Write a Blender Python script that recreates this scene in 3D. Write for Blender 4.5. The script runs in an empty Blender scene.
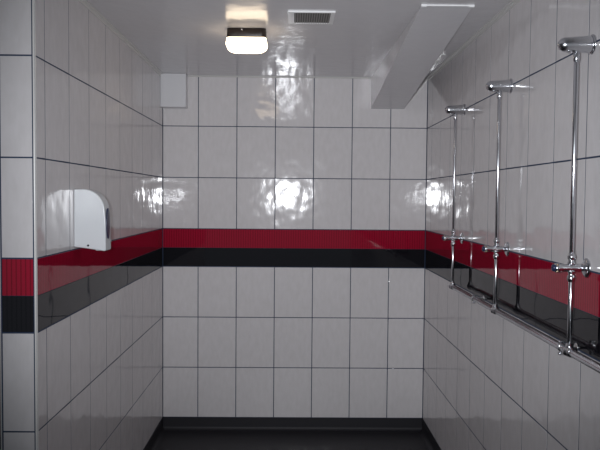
import bpy, bmesh, math, random
from mathutils import Matrix, Vector
random.seed(7)
PI = math.pi
scene = bpy.context.scene
COL = scene.collection

# ------------------------------------------------------------------ room measurements (metres, floor at z = 0)
H = 1.541                      # eye height
D = 4.4122                     # back wall
XL, XR = -0.8463, 0.8735       # inner faces of the side walls
YE = 2.2356                    # free end of the partition on the left
XO = -0.970                    # far face of that partition
ZC = 0.7814 + H                # ceiling
TW, TH, BH = 0.25, 0.333, 0.124
Z1 = 0.4568 + H                # first joint below the ceiling
ROWS = [(Z1, ZC, 'w'), (Z1-TH, Z1, 'w'), (Z1-2*TH, Z1-TH, 'w'),
        (Z1-2*TH-BH, Z1-2*TH, 'r'), (Z1-2*TH-2*BH, Z1-2*TH-BH, 'k')]
zb = Z1-2*TH-2*BH
for i in range(3):
    ROWS.append((zb-(i+1)*TH, zb-i*TH, 'w'))
ZS = zb-3*TH                   # top of the vinyl skirting
X0, YLJ, YRJ = -0.6151, 2.3264, 2.0108   # one joint on each wall
JOINT = 0.005
YREAR = -1.3
XFAR = -2.5

# ------------------------------------------------------------------ materials
def mat(name):
    m = bpy.data.materials.new(name); m.use_nodes = True
    n = m.node_tree.nodes; l = m.node_tree.links
    b = n['Principled BSDF']
    return m, n, l, b

def noise_bump(n, l, coord, scale, dist, detail=1.0, stretch=(1, 1, 1)):
    mp = n.new('ShaderNodeMapping'); mp.inputs['Scale'].default_value = stretch
    l.new(coord, mp.inputs['Vector'])
    t = n.new('ShaderNodeTexNoise'); t.inputs['Scale'].default_value = scale
    t.inputs['Detail'].default_value = detail
    l.new(mp.outputs[0], t.inputs['Vector'])
    b = n.new('ShaderNodeBump'); b.inputs['Strength'].default_value = 1.0
    b.inputs['Distance'].default_value = dist
    l.new(t.outputs['Fac'], b.inputs['Height'])
    return b, t

def plain(name, col, rough=0.5, metal=0.0, ior=1.5, coat=0.0):
    m, n, l, b = mat(name)
    b.inputs['Base Color'].default_value = (*col, 1)
    b.inputs['Roughness'].default_value = rough
    b.inputs['Metallic'].default_value = metal
    b.inputs['IOR'].default_value = ior
    b.inputs['Coat Weight'].default_value = coat
    b.inputs['Coat Roughness'].default_value = 0.05
    return m

def tile_material():
    m, n, l, b = mat('white_glazed_tile')
    uv = n.new('ShaderNodeUVMap'); uv.uv_map = 'UVMap'
    bump, t = noise_bump(n, l, uv.outputs[0], 10.0, 0.0024, 1.0)
    # very faint vertical streaking of the glaze
    b2, t2 = noise_bump(n, l, uv.outputs[0], 26.0, 0.00025, 2.0, (1.6, 0.6, 1))
    l.new(bump.outputs[0], b2.inputs['Normal'])
    l.new(b2.outputs[0], b.inputs['Normal'])
    r = n.new('ShaderNodeValToRGB')
    r.color_ramp.elements[0].position = 0.3; r.color_ramp.elements[0].color = (0.71, 0.683, 0.685, 1)
    r.color_ramp.elements[1].position = 0.7; r.color_ramp.elements[1].color = (0.755, 0.727, 0.735, 1)
    l.new(t2.outputs['Fac'], r.inputs[0]); l.new(r.outputs[0], b.inputs['Base Color'])
    b.inputs['Roughness'].default_value = 0.085
    b.inputs['IOR'].default_value = 1.52
    return m

def ribbed_material(name, col, dark):
    m, n, l, b = mat(name)
    uv = n.new('ShaderNodeUVMap'); uv.uv_map = 'UVMap'
    sep = n.new('ShaderNodeSeparateXYZ'); l.new(uv.outputs[0], sep.inputs[0])
    mul = n.new('ShaderNodeMath'); mul.operation = 'MULTIPLY'; mul.inputs[1].default_value = 2*PI/0.0156
    l.new(sep.outputs[0], mul.inputs[0])
    s = n.new('ShaderNodeMath'); s.operation = 'COSINE'; l.new(mul.outputs[0], s.inputs[0])
    ramp = n.new('ShaderNodeMapRange'); ramp.inputs[1].default_value = -1; ramp.inputs[2].default_value = -0.4
    l.new(s.outputs[0], ramp.inputs[0])
    bump, t = noise_bump(n, l, uv.outputs[0], 60.0, 0.0008, 2.0)
    bb = n.new('ShaderNodeBump'); bb.inputs['Distance'].default_value = 0.0003
    l.new(ramp.outputs[0], bb.inputs['Height']); l.new(bump.outputs[0], bb.inputs['Normal'])
    l.new(bb.outputs[0], b.inputs['Normal'])
    mix = n.new('ShaderNodeMix'); mix.data_type = 'RGBA'
    mix.inputs[6].default_value = (*dark, 1); mix.inputs[7].default_value = (*col, 1)
    l.new(ramp.outputs[0], mix.inputs[0]); l.new(mix.outputs[2], b.inputs['Base Color'])
    b.inputs['Roughness'].default_value = 0.3
    b.inputs['Specular IOR Level'].default_value = 0.0
    b.inputs['Coat Weight'].default_value = 0.8
    b.inputs['Coat Roughness'].default_value = 0.03
    cb, _ = noise_bump(n, l, uv.outputs[0], 9.0, 0.0005, 1.0)
    l.new(cb.outputs[0], b.inputs['Coat Normal'])
    return m

def ceiling_material():
    m, n, l, b = mat('glossy_ceiling_panel')
    tc = n.new('ShaderNodeTexCoord')
    bump, t = noise_bump(n, l, tc.outputs['Object'], 12.0, 0.0020, 2.0)
    l.new(bump.outputs[0], b.inputs['Normal'])
    b.inputs['Base Color'].default_value = (0.70, 0.69, 0.71, 1)
    b.inputs['Roughness'].default_value = 0.17
    b.inputs['IOR'].default_value = 1.36
    return m

def vinyl_material():
    m, n, l, b = mat('dark_safety_vinyl')
    tc = n.new('ShaderNodeTexCoord')
    bump, t = noise_bump(n, l, tc.outputs['Object'], 320.0, 0.0006, 2.0)
    l.new(bump.outputs[0], b.inputs['Normal'])
    r = n.new('ShaderNodeValToRGB')
    r.color_ramp.elements[0].position = 0.35; r.color_ramp.elements[0].color = (0.014, 0.013, 0.016, 1)
    r.color_ramp.elements[1].position = 0.75; r.color_ramp.elements[1].color = (0.034, 0.033, 0.040, 1)
    l.new(t.outputs['Fac'], r.inputs[0]); l.new(r.outputs[0], b.inputs['Base Color'])
    b.inputs['Roughness'].default_value = 0.5
    b.inputs['Specular IOR Level'].default_value = 0.35
    return m

def wood_material():
    m, n, l, b = mat('orange_brown_wood')
    tc = n.new('ShaderNodeTexCoord')
    mp = n.new('ShaderNodeMapping'); mp.inputs['Scale'].default_value = (14, 14, 0.8)
    l.new(tc.outputs['Object'], mp.inputs[0])
    t = n.new('ShaderNodeTexNoise'); t.inputs['Scale'].default_value = 3; t.inputs['Detail'].default_value = 5
    l.new(mp.outputs[0], t.inputs['Vector'])
    r = n.new('ShaderNodeValToRGB')
    r.color_ramp.elements[0].color = (0.12, 0.05, 0.02, 1); r.color_ramp.elements[1].color = (0.32, 0.15, 0.06, 1)
    l.new(t.outputs['Fac'], r.inputs[0]); l.new(r.outputs[0], b.inputs['Base Color'])
    b.inputs['Roughness'].default_value = 0.45
    return m

def emission(name, col, strength):
    m, n, l, b = mat(name)
    b.inputs['Base Color'].default_value = (0.85, 0.84, 0.8, 1)
    b.inputs['Roughness'].default_value = 0.35
    b.inputs['Emission Color'].default_value = (*col, 1)
    b.inputs['Emission Strength'].default_value = strength
    return m

def chrome_material():
    m, n, l, b = mat('polished_chrome')
    tc = n.new('ShaderNodeTexCoord')
    t = n.new('ShaderNodeTexNoise'); t.inputs['Scale'].default_value = 60; t.inputs['Detail'].default_value = 2
    l.new(tc.outputs['Object'], t.inputs['Vector'])
    r = n.new('ShaderNodeMapRange'); r.inputs[3].default_value = 0.16; r.inputs[4].default_value = 0.27
    l.new(t.outputs['Fac'], r.inputs[0]); l.new(r.outputs[0], b.inputs['Roughness'])
    b.inputs['Base Color'].default_value = (0.66, 0.67, 0.70, 1)
    b.inputs['Metallic'].default_value = 1.0
    return m

M_TILE = tile_material()
M_GROUT = plain('dark_blue_grey_grout', (0.030, 0.050, 0.100), 0.85)
M_RED = ribbed_material('red_ribbed_tile', (0.36, 0.006, 0.03), (0.20, 0.003, 0.015))
M_BLACK = ribbed_material('black_ribbed_tile', (0.010, 0.009, 0.012), (0.004, 0.004, 0.006))
M_CEIL = ceiling_material()
M_VINYL = vinyl_material()
M_TRIM = plain('white_plastic_trim', (0.70, 0.69, 0.67), 0.3)
M_BOX = plain('white_painted_board', (0.74, 0.74, 0.76), 0.35)
M_LIP = plain('bright_white_trim', (0.92, 0.92, 0.92), 0.3)
M_WHITE = plain('glossy_white_plastic', (0.68, 0.70, 0.72), 0.2)
M_LENS = plain('dark_blue_window_plastic', (0.012, 0.02, 0.06), 0.3)
M_DARK = plain('dark_brown_plastic', (0.022, 0.014, 0.011), 0.35)
M_BLACKHOLE = plain('black_plastic', (0.01, 0.01, 0.012), 0.5)
M_GRILLE = plain('grey_grille_plastic', (0.30, 0.29, 0.28), 0.5)
M_DUCT = plain('grey_duct_mesh', (0.13, 0.125, 0.12), 0.6)
M_CHROME = chrome_material()
M_BRASS = plain('worn_brass', (0.55, 0.42, 0.30), 0.25, metal=1.0)
M_GLOW = emission('glowing_opal_diffuser', (1.0, 0.80, 0.56), 3.0)
M_WOOD = wood_material()
M_PLASTER = plain('dark_painted_plaster', (0.35, 0.34, 0.34), 0.6)

# ------------------------------------------------------------------ mesh builder
class MB:
    def __init__(self):
        self.v = []; self.f = []; self.m = []; self.uv = []; self.sm = []
    def vert(self, p): self.v.append(tuple(p)); return len(self.v)-1
    def face(self, idx, mi=0, uv=None, smooth=False):
        self.f.append(list(idx)); self.m.append(mi); self.sm.append(smooth)
        self.uv.append(uv if uv else [(0, 0)]*len(idx))
    def box(self, a, b, mi=0):
        (x0, y0, z0), (x1, y1, z1) = a, b
        i = [self.vert(p) for p in ((x0,y0,z0),(x1,y0,z0),(x1,y1,z0),(x0,y1,z0),(x0,y0,z1),(x1,y0,z1),(x1,y1,z1),(x0,y1,z1))]
        for q in ((3,2,1,0),(4,5,6,7),(0,1,5,4),(1,2,6,5),(2,3,7,6),(3,0,4,7)):
            self.face([i[k] for k in q], mi)
    def lathe(self, base, axis, prof, n=24, mi=0):
        """prof: list of (distance along axis, radius)"""
        ax = Vector(axis).normalized()
        a = ax.orthogonal().normalized(); b = ax.cross(a)
        rings = []
        for s, r in prof:
            c = Vector(base)+ax*s
            if r < 1e-6: rings.append([self.vert(c)])
            else: rings.append([self.vert(c+(a*math.cos(2*PI*k/n)+b*math.sin(2*PI*k/n))*r) for k in range(n)])
        for p, q in zip(rings, rings[1:]):
            for k in range(n):
                k2 = (k+1) % n
                if len(p) == 1 and len(q) == 1: continue
                if len(p) == 1: self.face([p[0], q[k2], q[k]][::-1], mi, None, True)
                elif len(q) == 1: self.face([p[k], p[k2], q[0]], mi, None, True)
                else: self.face([p[k], p[k2], q[k2], q[k]], mi, None, True)
        if len(rings[0]) > 1: self.face(rings[0][::-1], mi)
        if len(rings[-1]) > 1: self.face(rings[-1], mi)
    def prism(self, poly, vec, mi=0, smooth=False):
        """extrude a polygon (3-D points) along vec"""
        n = len(poly); vec = Vector(vec)
        a = [self.vert(p) for p in poly]; b = [self.vert(Vector(p)+vec) for p in poly]
        self.face(a[::-1], mi); self.face(b, mi)
        for k in range(n): self.face([a[k], a[(k+1) % n], b[(k+1) % n], b[k]], mi, None, smooth)
    def tile(self, o, u, v, nrm, rect, uvo, tilt=.0008):
        """glazed tile with softly rounded edges; rect in wall metres, face at height 0, joint bottom at -0.004"""
        u0, v0, u1, v1 = rect
        ta, tb = random.gauss(0, 1)*tilt, random.gauss(0, 1)*tilt
        cu, cv = (u0+u1)/2, (v0+v1)/2
        rings = []
        for ins, h in ((0, -.006), (0.0, -.0004), (.0003, -.0001), (.0008, 0)):
            ring = []
            for (a, b) in ((u0+ins, v0+ins), (u1-ins, v0+ins), (u1-ins, v1-ins), (u0+ins, v1-ins)):
                hh = h + (ta*(a-cu)+tb*(b-cv) if h > -.005 else 0)
                ring.append((self.vert(Vector(o)+Vector(u)*a+Vector(v)*b+Vector(nrm)*hh), (a+uvo[0], b+uvo[1])))
            rings.append(ring)
        for p, q in zip(rings, rings[1:]):
            for k in range(4):
                k2 = (k+1) % 4
                self.face([p[k][0], p[k2][0], q[k2][0], q[k][0]], 0, [p[k][1], p[k2][1], q[k2][1], q[k][1]], True)
        self.face([x[0] for x in rings[-1]], 0, [x[1] for x in rings[-1]], False)
    def build(self, name, mats, parent=None, weld=False):
        me = bpy.data.meshes.new(name)
        me.from_pydata(self.v, [], self.f); 
        for m in (mats if isinstance(mats, (list, tuple)) else [mats]): me.materials.append(m)
        me.polygons.foreach_set('material_index', self.m)
        me.polygons.foreach_set('use_smooth', self.sm)
        lay = me.uv_layers.new(name='UVMap')
        lay.data.foreach_set('uv', [c for uv in self.uv for p in uv for c in p])
        me.update()
        bm = bmesh.new(); bm.from_mesh(me)
        bmesh.ops.recalc_face_normals(bm, faces=bm.faces); bm.to_mesh(me); bm.free()
        o = bpy.data.objects.new(name, me); COL.objects.link(o)
        if parent is not None:
            o.parent = parent
            off = Vector((0, 0, 0)); q = parent
            while q is not None: off += q.location; q = q.parent
            me.transform(Matrix.Translation(-off))      # geometry is local to the thing's base
        return o

def structure(o): o['kind'] = 'structure'; return o

def tag(o, label, cat, group=None):
    o['label'] = label; o['category'] = cat
    if group: o['group'] = group
    return o

def empty(name, loc):
    o = bpy.data.objects.new(name, None); o.empty_display_size = .05
    COL.objects.link(o); o.location = loc
    return o

def bevel(o, w, seg=3, ang=0.6):
    b = o.modifiers.new('bevel', 'BEVEL'); b.width = w; b.segments = seg; b.limit_method = 'ANGLE'; b.angle_limit = ang
    for p in o.data.polygons: p.use_smooth = True
    try: b.harden_normals = True
    except Exception: pass
    return o

# ------------------------------------------------------------------ tiled walls
def tile_faces(mbw, mbr, mbk, o, u, v, nrm, cuts):
    """fill a wall face with tiles; o = origin (u = 0, z = 0), cuts = sorted joint positions along u (first/last = ends)"""
    hj = JOINT/2
    for (z0, z1, kind) in ROWS:
        if kind == 'w':
            for a, b in zip(cuts, cuts[1:]):
                if b-a < .012: continue
                mbw.tile(o, u, v, nrm, (a+hj, z0+hj, b-hj, z1-hj), (random.uniform(0, 90), random.uniform(0, 90)))
        else:
            lo, hi = (z0, z1-hj) if kind == 'r' else (z0+hj, z1-.001)
            mb = mbr if kind == 'r' else mbk
            mb.tile(o, u, v, nrm, (cuts[0]+.002, lo, cuts[-1]-.002, hi), (0, 0), 0)

def joints(start, end, first):
    k = math.ceil((start-first)/TW); out = [start]
    while first+k*TW < end-.001:
        if first+k*TW > start+.001: out.append(first+k*TW)
        k += 1
    return out+[end]

def wall(name, core, faces):
    w, r, k = MB(), MB(), MB()
    w.box(*core, 1)
    for fc in faces: tile_faces(w, r, k, *fc)
    o = structure(w.build(name, [M_TILE, M_GROUT]))
    rr = r.build('red_tile_band', [M_RED], o); rr['label'] = 'dark red ribbed tile band'
    kk = k.build('black_tile_band', [M_BLACK], o); kk['label'] = 'black ribbed tile band'
    return o

G = .0005   # tiles stand this far proud of the grout bed
wall('wall_back', ((XL-.115, D+G, 0), (XR+.1, D+.12, ZC+.05)),
     [((0, D, 0), (1, 0, 0), (0, 0, 1), (0, -1, 0), joints(XL+.001, XR-.001, X0))])
wall('wall_right', ((XR+G, YREAR, 0), (XR+.1, D+G, ZC+.05)),
     [((XR, 0, 0), (0, 1, 0), (0, 0, 1), (-1, 0, 0), joints(YREAR, D-.001, YRJ))])
wall('wall_left', ((XO+G, YE+G, 0), (XL-G, D+G, ZC+.05)),
     [((XL, 0, 0), (0, 1, 0), (0, 0, 1), (1, 0, 0), joints(YE+.008, D-.001, YLJ)),
      ((0, YE, 0), (1, 0, 0), (0, 0, 1), (0, -1, 0), [XO+.008, XL-.008]),
      ((XO, 0, 0), (0, 1, 0), (0, 0, 1), (-1, 0, 0), joints(YE+.008, D-.001, YLJ))])

# corner trims on the free end of the partition (quarter-round white plastic)
def corner_trim(name, x, sx):
    mb = MB(); r = .0075; pts = []
    c = (x-sx*(r-.0015), YE+r-.0015)
    for k in range(7):
        a = PI/2*k/6
        pts.append((c[0]+sx*r*math.sin(a), c[1]-r*math.cos(a), ZS))
    pts.append((c[0], c[1], ZS))
    mb.prism(pts, (0, 0, ZC-ZS))
    return structure(mb.build(name, M_TRIM))
corner_trim('trim_1', XL, 1); corner_trim('trim_2', XO, -1)

# ------------------------------------------------------------------ ceiling, floor, skirting, other walls
mb = MB()
mb.box((XFAR-.1, YREAR-.1, ZC), (XR+.1, D+.12, ZC+.08))
structure(mb.build('ceiling', M_CEIL))
mb = MB(); mb.box((XFAR-.1, YREAR-.1, -.08), (XR+.1, D+.12, 0))
structure(mb.build('floor', M_VINYL))

def cove_profile(h=ZS, r=.022, t=.003):
    pts = [(0, 0), (0, h), (t, h)]
    for k in range(9):
        a = PI/2*k/8
        pts.append((t+r-r*math.cos(a), .002+r-r*math.sin(a)))
    pts += [(t+r+.01, .001), (t+r+.01, 0)]
    return pts
def baseboard(name, o, into, along, length):
    mb = MB(); o = Vector(o); into = Vector(into)
    mb.prism([o+into*a+Vector((0, 0, b)) for a, b in cove_profile()], Vector(along)*length, 0)
    ob = structure(mb.build(name, M_VINYL))
    for p in ob.data.polygons: p.use_smooth = False
    return ob
baseboard('baseboard_back', (XL, D, 0), (0, -1, 0), (1, 0, 0), XR-XL)
baseboard('baseboard_left', (XL, YE, 0), (1, 0, 0), (0, 1, 0), D-YE)
baseboard('baseboard_right', (XR, YREAR, 0), (-1, 0, 0), (0, 1, 0), D-YREAR)
baseboard('baseboard_end', (XO, YE, 0), (0, -1, 0), (1, 0, 0), XL-XO)

# white plastic edge trims where walls meet the ceiling
def edge_trim(name, pts, vec): 
    mb = MB(); mb.prism(pts, vec); return structure(mb.build(name, M_TRIM))
s = .016
edge_trim('trim_3', [(XL, YE, ZC), (XL+s, YE, ZC), (XL+s, YE, ZC-.004), (XL+.005, YE, ZC-.007), (XL+.003, YE, ZC-s), (XL, YE, ZC-s)], (0, D-YE, 0))
edge_trim('trim_4', [(XL, D, ZC), (XL, D-.009, ZC), (XL, D-.009, ZC-.003), (XL, D-.002, ZC-.008), (XL, D, ZC-.008)], (XR-XL, 0, 0))
edge_trim('trim_5', [(XR, YREAR, ZC), (XR-s, YREAR, ZC), (XR-s, YREAR, ZC-.004), (XR-.005, YREAR, ZC-.007), (XR-.003, YREAR, ZC-s), (XR, YREAR, ZC-s)], (0, D-YREAR, 0))

# the space beyond the partition and behind the photographer
mb = MB(); mb.box((XFAR-.1, YREAR, 0), (XFAR, 3.4, ZC)); structure(mb.build('wall_far_left', M_PLASTER))
mb = MB(); mb.box((XFAR-.1, 3.4, 0), (XO+.002, 3.5, ZC)); structure(mb.build('wall_side', M_PLASTER))

dr = structure(empty('door_1', (-1.62, 3.4, 0)))
mb = MB(); mb.box((-2.05, 3.362, .01), (-1.27, 3.398, 2.0)); bevel(mb.build('door_leaf', M_WOOD, dr), .003)
mb = MB()
for x0, x1 in ((-2.13, -2.05), (-1.27, -1.19)): mb.box((x0, 3.35, 0), (x1, 3.4, 2.08))
mb.box((-2.05, 3.35, 2.0), (-1.27, 3.4, 2.08)); bevel(mb.build('door_frame', M_WOOD, dr), .004)
mb = MB(); mb.box((-2.0, 3.357, .03), (-1.32, 3.3625, .33)); mb.build('kick_plate', M_BLACKHOLE, dr)
mb = MB(); mb.lathe((-1.98, 3.362, 1.02), (0, -1, 0), [(0, .026), (.008, .026), (.008, .010), (.05, .010), (.05, 0)], 16)
mb.box((-1.985, 3.306, 1.01), (-1.86, 3.322, 1.03)); mb.build('door_handle', M_CHROME, dr)

# ------------------------------------------------------------------ boxing
# sloping boxing under the ceiling at the right
bx0, bx1, by0, bz = .5045, .7205, 2.755, .5795+H
rt = empty('sloping_pipe_boxing', ((bx0+bx1)/2, (by0+D)/2, ZC))
tag(rt, 'white wedge-shaped boxing sloping down from the ceiling to the back wall', 'boxing')
mb = MB()
q = [mb.vert(p) for p in ((bx0+.010, by0, ZC), (bx0, D, ZC), (bx0, D, bz), (bx0+.010, by0, ZC-.004),
                          (bx1+.005, by0, ZC), (bx1, D, ZC), (bx1, D, bz), (bx1+.005, by0, ZC-.004))]
for fc in ((0, 1, 2, 3), (7, 6, 5, 4), (0, 4, 5, 1), (1, 5, 6, 2), (2, 6, 7, 3), (3, 7, 4, 0)): mb.face([q[k] for k in fc])
bevel(mb.build('casing', M_CEIL, rt), .002, 2)
mb = MB(); mb.box((bx0+.009, by0-.006, ZC-.0055), (bx1+.006, by0+.004, ZC))
o = mb.build('end_trim', M_LIP, rt); o['label'] = 'bright white front edge strip'
for x in (bx0+.019, bx1-.004):
    mb = MB(); mb.box((x-.011, by0-.008, ZC-.009), (x+.011, by0+.004, ZC)); mb.build('end_clip', M_LIP, rt)

# small square boxing in the back left corner
mb = MB(); mb.box((XL, D-.08, .569+H), (-.684, D, ZC-.0005))
o = mb.build('corner_boxing', M_BOX); bevel(o, .003, 3)
tag(o, 'small white square boxing high in the back left corner under the ceiling', 'boxing')

# ------------------------------------------------------------------ ceiling light
def rounded_rect(cx, cy, hx, hy, r, z, n=6):
    out = []
    for qx, qy, a0 in ((1, 1, 0), (-1, 1, PI/2), (-1, -1, PI), (1, -1, 1.5*PI)):
        for k in range(n+1):
            a = a0+PI/2*k/n
            out.append((cx+qx*(hx-r)+r*math.cos(a), cy+qy*(hy-r)+r*math.sin(a), z))
    return out
def loft(mb, rings, mi=0, cap=True):
    idx = [[mb.vert(p) for p in r] for r in rings]
    n = len(idx[0])
    for a, b in zip(idx, idx[1:]):
        for k in range(n): mb.face([a[k], a[(k+1) % n], b[(k+1) % n], b[k]], mi, None, True)
    if cap: mb.face(idx[0][::-1], mi); mb.face(idx[-1], mi)
lx, ly, hw, hl = -.2205, 3.155+.055, .0945, .056
lt = empty('ceiling_light', (lx, ly, ZC))
tag(lt, 'lit bulkhead light with dark base and white diffuser on the ceiling', 'light')
mb = MB()
loft(mb, [rounded_rect(lx, ly, hw-.004, hl-.004, .022, ZC), rounded_rect(lx, ly, hw-.003, hl-.003, .022, ZC-.034),
          rounded_rect(lx, ly, hw-.005, hl-.005, .02, ZC-.041), rounded_rect(lx, ly, hw-.012, hl-.012, .016, ZC-.043)])
o = mb.build('base', M_DARK, lt); o['label'] = 'dark brown base of the light'
mb = MB()
rings = [rounded_rect(lx, ly, hw-.003, hl-.003, .02, ZC-.042)]
dz = .060
for k in range(9):
    a = PI/2*k/8
    rr = .036
    ins = rr*(1-math.cos(a)) ; z = ZC-.042-(dz-rr)-rr*math.sin(a)
    rings.append(rounded_rect(lx, ly, hw+.002-ins*1.25, hl+.002-ins, max(.012, .024-ins*.2), z))
loft(mb, rings)
o = mb.build('diffuser', M_GLOW, lt); o['label'] = 'glowing white diffuser'
mb = MB()
for sx in (-.02,):
    mb.lathe((lx+sx, ly-hl+.005, ZC-.008), (0, -1, 0), [(0, .004), (.003, .004), (.004, .002), (.004, 0)], 12)
mb.build('screw', M_CHROME, lt)

# ------------------------------------------------------------------ ceiling vent
vx0, vx1, vy0, vy1 = -.025, .174, 2.862, 3.062
vt = empty('ceiling_vent', ((vx0+vx1)/2, (vy0+vy1)/2, ZC))
tag(vt, 'square white extractor vent with grey grille set in the ceiling', 'vent')
mb = MB(); fw, dp = .018, .0065
mb.box((vx0, vy0, ZC-dp), (vx1, vy0+.010, ZC)); mb.box((vx0, vy1-.012, ZC-.004), (vx1, vy1, ZC))
mb.box((vx0, vy0+.010, ZC-.004), (vx0+.026, vy1-.012, ZC)); mb.box((vx1-fw, vy0+.010, ZC-.004), (vx1, vy1-.012, ZC))
mb.build('frame', M_LIP, vt)
mb = MB()
n = 15
gx0, gx1 = vx0+.026, vx1-fw
for k in range(n):
    x = gx0+(gx1-gx0)*(k+.5)/n
    mb.box((x-.0024, vy0+.012, ZC-.0045), (x+.0024, vy1-.014, ZC-.0005))
mb.build('grille', M_GRILLE, vt)
mb = MB(); mb.box((gx0, vy0+.010, ZC-.001), (gx1, vy1-.012, ZC)); mb.build('duct_opening', M_DUCT, vt)

# ------------------------------------------------------------------ soap dispenser on the left wall
sy0, sy1, sz0, sz1 = 2.622, 2.696, -.199+H, .026+H
st = empty('soap_dispenser', (XL, (sy0+sy1)/2, sz0))
tag(st, 'white plastic soap dispenser with curved top and dark window on the left wall', 'dispenser')
def side_profile():
    pts = [(0, sz0), (0, sz1-.002), (.004, sz1), (.036, sz1)]
    cx, cz, rx, rz = .036, sz1-.085, .083, .085
    for k in range(1, 12):
        a = PI/2*k/11
        pts.append((cx+rx*math.sin(a), cz+rz*math.cos(a)))
    pts += [(.122, sz1-.13), (.124, sz0-.010), (.119, sz0-.016), (.05, sz0-.006)]
    return pts
mb = MB(); mb.prism([(XL+a, sy0, z) for a, z in side_profile()], (0, sy1-sy0, 0))
o = mb.build('body', M_WHITE, st); bevel(o, .011, 4, 0.9)
mb = MB()
yc = (sy0+sy1)/2-.008; zc0, zc1 = -.108+H-.06, -.108+H+.06
poly = []
for k in range(24):
    a = 2*PI*k/24
    poly.append((XL+.1215, yc+.020*math.cos(a), (zc0+zc1)/2+.060*math.sin(a)))
mb.prism(poly, (.0045, 0, 0)); o = mb.build('level_window', M_LENS, st); o['label'] = 'dark blue oval window'
mb = MB(); mb.lathe((XL+.055, sy0+.001, sz0+.006), (0, -1, 0), [(0, .004), (.003, .004), (.003, 0)], 12)
mb.build('lock', M_BLACKHOLE, st)
mb = MB(); mb.box((XL+.075, sy0+.025, sz0-.016), (XL+.105, sy1-.02, sz0-.002)); bevel(mb.build('nozzle', M_WHITE, st), .004)

# ------------------------------------------------------------------ showers
PX = XR-.046           # axis of the risers and the supply pipe
ZH, ZV, ZP = .450+H, -.202+H, -.452+H
SY = [1.985, 2.722, 3.456]
def cyl(mb, base, axis, r, ln, n=20, ch=.0008):
    mb.lathe(base, axis, [(0, 0), (0, r-ch), (ch, r), (ln-ch, r), (ln, r-ch), (ln, 0)], n)

def make_shower(y):
    t = empty('wall_shower', (XR, y, ZP))
    # bullet shaped head
    mb = MB()
    prof = [(.003, .0)]+[(.003, .0245), (.012, .0250), (.078, .0212)]
    for k in range(1, 9):
        a = PI/2*k/8
        prof.append((.078+.024*math.sin(a), .0208*math.cos(a) if k < 8 else 0))
    mb.lathe((XR, y, ZH+.004), (-1, 0, -.02), prof, 32)
    hd = mb.build('shower_head', M_CHROME, t)
    mb = MB(); mb.lathe((XR, y, ZH+.004), (-1, 0, 0), [(0, 0), (0, .029), (.003, .029), (.006, .026), (.007, .022), (.007, 0)], 32)
    mb.build('head_flange', M_CHROME, hd)
    mb = MB()
    for sgn in (-1,):
        mb.lathe((PX-.024, y+sgn*.001, ZH-.0145), (-.35, 0, -1), [(0, 0), (0, .011), (.004, .011), (.005, .009), (.005, 0)], 20)
    mb.build('spray_plate', M_CHROME, hd)
    # riser with its nuts
    mb = MB(); cyl(mb, (PX, y, ZV+.010), (0, 0, 1), .0070, ZH-ZV-.024)
    rs = mb.build('riser_pipe', M_CHROME, t)
    mb = MB(); mb.lathe((PX, y, ZH-.045), (0, 0, 1), [(0, 0), (0, .0082), (.004, .0098), (.022, .0098), (.025, .008), (.028, .008), (.032, .011), (.036, .011), (.036, 0)], 20)
    mb.build('pipe_nut', M_CHROME, rs)
    mb = MB(); mb.lathe((PX, y, ZV+.012), (0, 0, 1), [(0, 0), (0, .012), (.004, .012), (.008, .0095), (.014, .0095), (.016, .0125), (.026, .0125), (.028, .0095), (.032, .0085), (.032, 0)], 8)
    mb.build('pipe_nut', M_CHROME, rs)
    # push valve
    mb = MB(); mb.lathe((XR, y, ZV), (-1, 0, 0), [(.002, 0), (.002, .0100), (.016, .0100), (.020, .0125), (.026, .0130), (.040, .0115), (.070, .0112), (.078, .0118), (.082, .0135), (.092, .0140), (.095, .0125), (.095, 0)], 28)
    vb = mb.build('push_valve', M_CHROME, t)
    mb = MB(); mb.lathe((XR, y, ZV), (-1, 0, 0), [(0, 0), (0, .029), (.003, .0285), (.007, .022), (.010, .0125), (.010, 0)], 32)
    mb.build('wall_flange', M_CHROME, vb)
    mb = MB(); mb.lathe((XR-.095, y, ZV), (-1, 0, 0), [(0, 0), (0, .0105), (.006, .0105), (.008, .0085), (.009, 0)], 24)
    o = mb.build('push_button', M_LENS, vb); o['label'] = 'dark blue push button'
    mb = MB()
    for k in range(4):
        a = PI/4+PI/2*k
        mb.lathe((XR-.088, y+.0135*math.cos(a), ZV+.0135*math.sin(a)), (-1, 0, 0), [(0, 0), (0, .0028), (.005, .0028), (.006, .0015), (.006, 0)], 10)
    o = mb.build('button_lugs', M_BRASS, vb); o['label'] = 'small brass lugs around the button'
    # drop pipe to the supply pipe
    mb = MB(); cyl(mb, (PX, y, ZP+.010), (0, 0, 1), .0070, ZV-ZP-.018)
    dp_ = mb.build('drop_pipe', M_CHROME, t)
    mb = MB(); mb.lathe((PX, y, ZV-.042), (0, 0, 1), [(0, 0), (0, .0075), (.003, .0095), (.007, .0115), (.012, .0122), (.017, .0105), (.021, .0085), (.027, .0085), (.031, .011), (.033, .011), (.033, 0)], 20)
    mb.build('pipe_nut', M_CHROME, dp_)
    return t
LAB = ['chrome wall shower nearest the camera, rightmost and largest of the three',
       'chrome wall shower in the middle of the row of three on right wall',
       'chrome wall shower farthest from the camera, nearest the back wall corner']
def children(o): return [c for c in bpy.data.objects if c.parent == o]
proto = make_shower(SY[0])
tag(proto, LAB[0], 'shower', 'chrome showers on the right wall')
for i in (1, 2):
    r = proto.copy(); COL.objects.link(r); r.location = (XR, SY[i], ZP)
    tag(r, LAB[i], 'shower', 'chrome showers on the right wall')
    for ch in children(proto):
        c = ch.copy(); COL.objects.link(c); c.parent = r
        for g in children(ch):
            d = g.copy(); COL.objects.link(d); d.parent = c

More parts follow.
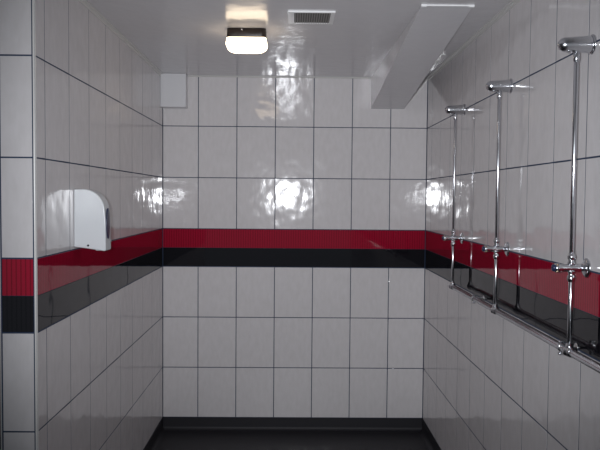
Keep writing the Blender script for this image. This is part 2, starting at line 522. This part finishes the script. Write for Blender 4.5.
# supply pipe along the wall
PY0 = -.6
sp = empty('supply_pipe', (PX, SY[0], ZP))
tag(sp, 'horizontal chrome water pipe running along right wall below the three showers', 'pipe')
mb = MB(); cyl(mb, (PX, PY0, ZP), (0, 1, 0), .0120, SY[2]-PY0, 24)
mb.build('pipe', M_CHROME, sp)
def connector(y, end=False):
    mb = MB()
    b = .024
    prof = [(-b, 0), (-b, .0125), (-b+.003, .0145), (-.010, .0145), (-.004, .016), (.004, .016), (.010, .0145)]
    prof += [(.014, .0135), (.017, .008), (.018, 0)] if end else [(b-.003, .0145), (b, .0125), (b, 0)]
    mb.lathe((PX, y, ZP), (0, 1, 0), prof, 24)
    mb.lathe((PX, y, ZP), (0, 0, 1), [(0, 0), (0, .0125), (.014, .0115), (.018, .0115), (.019, .010), (.024, .010), (.025, .0078), (.025, 0)], 20)
    mb.lathe((PX, y, ZP), (-1, 0, 0), [(0, 0), (0, .013), (.010, .013), (.016, .010), (.019, .005), (.020, 0)], 20)
    return mb.build('tee_joint', M_CHROME, sp)
for i, y in enumerate(SY): connector(y, i == 2)
def clip(y):
    mb = MB()
    mb.lathe((PX, y-.007, ZP), (0, 1, 0), [(0, 0), (0, .0125), (.001, .0135), (.013, .0135), (.014, .0125), (.014, 0)], 24)
    for sg in (1, -1):
        mb.box((PX-.005, y-.006, ZP+sg*.016-.006), (PX+.005, y+.006, ZP+sg*.016+.006))
        mb.lathe((PX-.003, y, ZP+sg*.018), (-1, 0, 0), [(0, 0), (0, .0045), (.006, .0045), (.008, .003), (.009, 0)], 12)
    mb.lathe((PX, y, ZP), (1, 0, 0), [(0, 0), (0, .005), (XR-PX-.004, .005), (XR-PX-.004, .014), (XR-PX, .014), (XR-PX, 0)], 16)
    return mb.build('pipe_clip', M_CHROME, sp)
for y in (2.040, 3.04, 1.2, 0.3): clip(y)

# ------------------------------------------------------------------ lights
# the camera's flash, just beside and above the lens: what the highlights on the tiles show
fl = bpy.data.lights.new('camera_flash', 'SPOT'); fl.energy = 150; fl.shadow_soft_size = .024
fl.color = (0.93, 0.955, 1.0); fl.spot_size = math.radians(70); fl.spot_blend = 1.0
fo = bpy.data.objects.new('camera_flash', fl); COL.objects.link(fo)
fo.location = (-.08, 0.01, H+.022); fo.rotation_euler = (PI/2, 0, -math.radians(4.5))
# daylight of the room behind the camera
w = bpy.data.worlds.new('world'); scene.world = w; w.use_nodes = True
bg = w.node_tree.nodes['Background']; bg.inputs[0].default_value = (0.80, 0.90, 1.0, 1); bg.inputs[1].default_value = 0.13

# ------------------------------------------------------------------ camera (solved from the tile grid)
f, yaw, pit, rol = 675.13, 0.0113, -0.0408, 0.0082
cy, sy_, cp, sp_ = math.cos(yaw), math.sin(yaw), math.cos(pit), math.sin(pit)
F = Vector((sy_*cp, cy*cp, sp_)); R = Vector((cy, -sy_, 0)); U = R.cross(F)
R2 = R*math.cos(rol)+U*math.sin(rol); U2 = -R*math.sin(rol)+U*math.cos(rol)
cam = bpy.data.cameras.new('camera'); co = bpy.data.objects.new('camera', cam); COL.objects.link(co)
co.matrix_world = Matrix(((R2.x, U2.x, -F.x, 0), (R2.y, U2.y, -F.y, 0), (R2.z, U2.z, -F.z, H), (0, 0, 0, 1)))
cam.sensor_width = 36; cam.lens = 36*f/600; cam.clip_start = .02
scene.camera = co

# ------------------------------------------------------------------ colour management
vs = scene.view_settings
scene.display_settings.display_device = 'sRGB'
vs.view_transform = 'Standard'; vs.look = 'None'; vs.exposure = 0.62; vs.gamma = 1; vs.use_curve_mapping = False
scene.cycles.use_denoising = True
scene.cycles.max_bounces = 10
